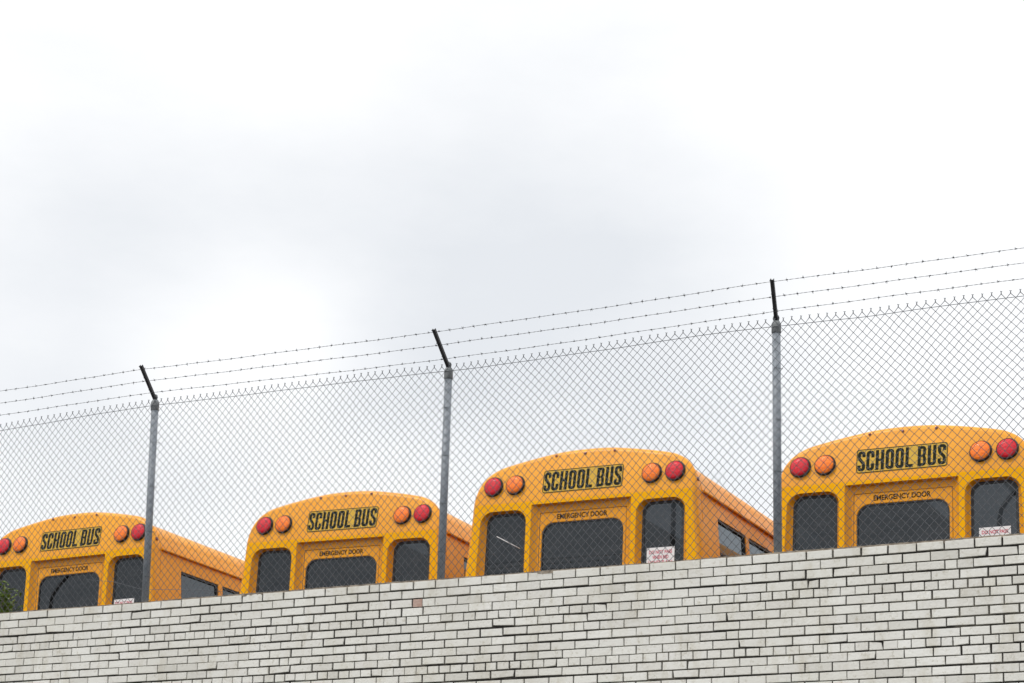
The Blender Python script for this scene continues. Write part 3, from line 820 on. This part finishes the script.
    b = bmesh.new(); box(b, -.95, .95, LEN - .02, LEN + 1.5, -2.0, -1.02, .12); obj('hood', b, 'paint', root, smooth=40)
    b = bmesh.new(); box(b, -1.0, 1.0, LEN - .30, LEN - .29, -.93, -.07); obj('windshield', b, 'sglass', root)
    for k in range(11):
        y = .75 + k * .74
        for s in (-1, 1):
            b = bmesh.new(); box(b, min(s * .3, s * 1.12), max(s * .3, s * 1.12), y, y + .09, -1.5, -.80, .03); box(b, min(s * .3, s * 1.12), max(s * .3, s * 1.12), y + .09, y + .45, -1.3, -1.15); obj('seat', b, 'seat', root)
    return root, words
bus0, words = make_bus()
def copy_tree(o, parent=None):
    c = o.copy(); C.objects.link(c); c.parent = parent
    if parent: c.matrix_parent_inverse = o.matrix_parent_inverse.copy()
    for ch in o.children: copy_tree(ch, c)
    return c
buses = [(-15.3029, 4.3098, 5.0032, -.0068, -.0066), (-11.568, 4.1565, 4.8901, .0068, .0128), (-8.4971, 3.5828, 4.9128, -.0085, .0096), (-5.436, 3.9457, 4.9153, .0058, .0045)]
blabels = ['yellow school bus at the far left edge, green leaves in front of its left window',
           'yellow school bus behind the middle fence post, with no paper visible in its rear windows',
           'yellow school bus just right of the middle fence post, white notice in its right window',
           'largest and nearest yellow school bus, right of the rightmost fence post']
roots = []
for i, (x, y, z, yaw, roll) in enumerate(buses):
    r_ = bus0 if i == 3 else copy_tree(bus0)
    roots.append(r_)
for r_, (x, y, z, yaw, roll), lb in zip(roots, buses, blabels):
    r_.location = (x, y, z + EYE); r_.rotation_euler = (R(-1.08), roll, yaw)
    tag(r_, lb, 'school bus', 'school buses parked side by side behind the fence')
# paper notices stuck in the rear right windows
for i, (zt, x0) in ((0, (-.552, .644)), (2, (-.530, .679)), (3, (-.506, .695))):
    b = bmesh.new(); yy = GD + .0035
    box(b, x0, x0 + .285, yy, yy + .002, zt - .19, zt)
    st_ = obj('window_sticker', b, 'sticker', roots[i])
    for t, z, w_ in (('DO NOT PASS', zt - .062, .235), ('WHEN RED', zt - .112, .165), ('LIGHTS FLASH', zt - .162, .24)):
        words(t, x0 + .1425 - w_ / 2, x0 + .1425 + w_ / 2, z, .034, yy - .0004, 'redink', st_, 'lettering', bold=.02)

# ------------------------------------------------------------------ sapling growing behind the parapet
random.seed(5)
sap = empty('leafy_sapling', (-13.83, 1.5, 4.0)); tag(sap, 'leafy green sapling top poking above the wall at the left edge', 'sapling')
b = bmesh.new(); V = []; F = []
tips = []
for k in range(9):
    a = random.uniform(0, 6.28); sp = random.uniform(.02, .14); hh = random.uniform(1.35, 1.58)
    p = [Vector((0, 0, 0)), Vector((sp * .3 * math.cos(a), sp * .3 * math.sin(a), hh * .5)), Vector((sp * math.cos(a), sp * math.sin(a), hh))]
    tube(b, p, [.012, .008, .003], 5); tips.append(p)
obj('stem', b, 'stem', sap)
for p in tips:
    for _ in range(170):
        t = random.uniform(.35, 1.02); c = p[1].lerp(p[2], max(0, t * 2 - 1)) if t > .5 else p[0].lerp(p[1], t * 2)
        c = c + Vector((random.gauss(0, .07), random.gauss(0, .07), random.gauss(0, .03)))
        d = Vector((random.uniform(-1, 1), random.uniform(-1, 1), random.uniform(-.5, .6))).normalized(); u = d.cross(Vector((random.uniform(-.4, .4), random.uniform(-.4, .4), 1))).normalized()
        l = random.uniform(.05, .085); w_ = l * .25; n = u.cross(d) * .008
        i0 = len(V); V += [c, c + d * l * .5 + u * w_ + n, c + d * l, c + d * l * .5 - u * w_ + n, c + d * l * .5 - n]
        F += [(i0, i0 + 4, i0 + 1), (i0 + 1, i0 + 4, i0 + 2), (i0 + 2, i0 + 4, i0 + 3), (i0 + 3, i0 + 4, i0)]
o = from_arr('foliage', V, F, 'leaf', sap)

# ------------------------------------------------------------------ pale rod added outside the third bus's glass to draw a bright streak
b = bmesh.new(); tube(b, [(-.940, GD + .000, -.302), (-.676, GD + .000, -.442)], .0042, 8); obj('streak_rod', b, 'sticker', roots[2])

# ------------------------------------------------------------------ unseen street lamps added across the road to mirror dark streaks in bus windows
for x, z0, bend, lb in ((-40.06, 14.1, 1, 'unseen dark lamp post added for the streak mirrored in the far left bus'), (-19.85, 15.6, 0, 'unseen dark lamp post added for the streak mirrored beside the white notice'), (-11.24, 14.0, 1, 'unseen dark lamp post added for the streak mirrored in the nearest bus')):
    lamp = empty('added_streak_lamp', (x, -24, 0)); tag(lamp, lb, 'added lamp post', 'unseen lamp posts added for mirrored streaks')
    b = bmesh.new(); tube(b, [(0, 0, 0), (0, 0, .3), (0, 0, z0)], [.15, .11, .055], 14); obj('pole', b, 'arm', lamp, smooth=40)
    b = bmesh.new(); tube(b, [(0, 0, z0), (.05, 0, z0 + .25), (.28, 0, z0 + .55), (.68, .1, z0 + .75), (1.6, .3, z0 + .95)], [.055, .053, .05, .048, .045], 12); obj('arm', b, 'arm', lamp, smooth=40)
    b = bmesh.new(); box(b, 1.5, 2.2, .2, .45, z0 + .88, z0 + 1.05, .05); obj('lamp_head', b, 'steel', lamp, smooth=40)
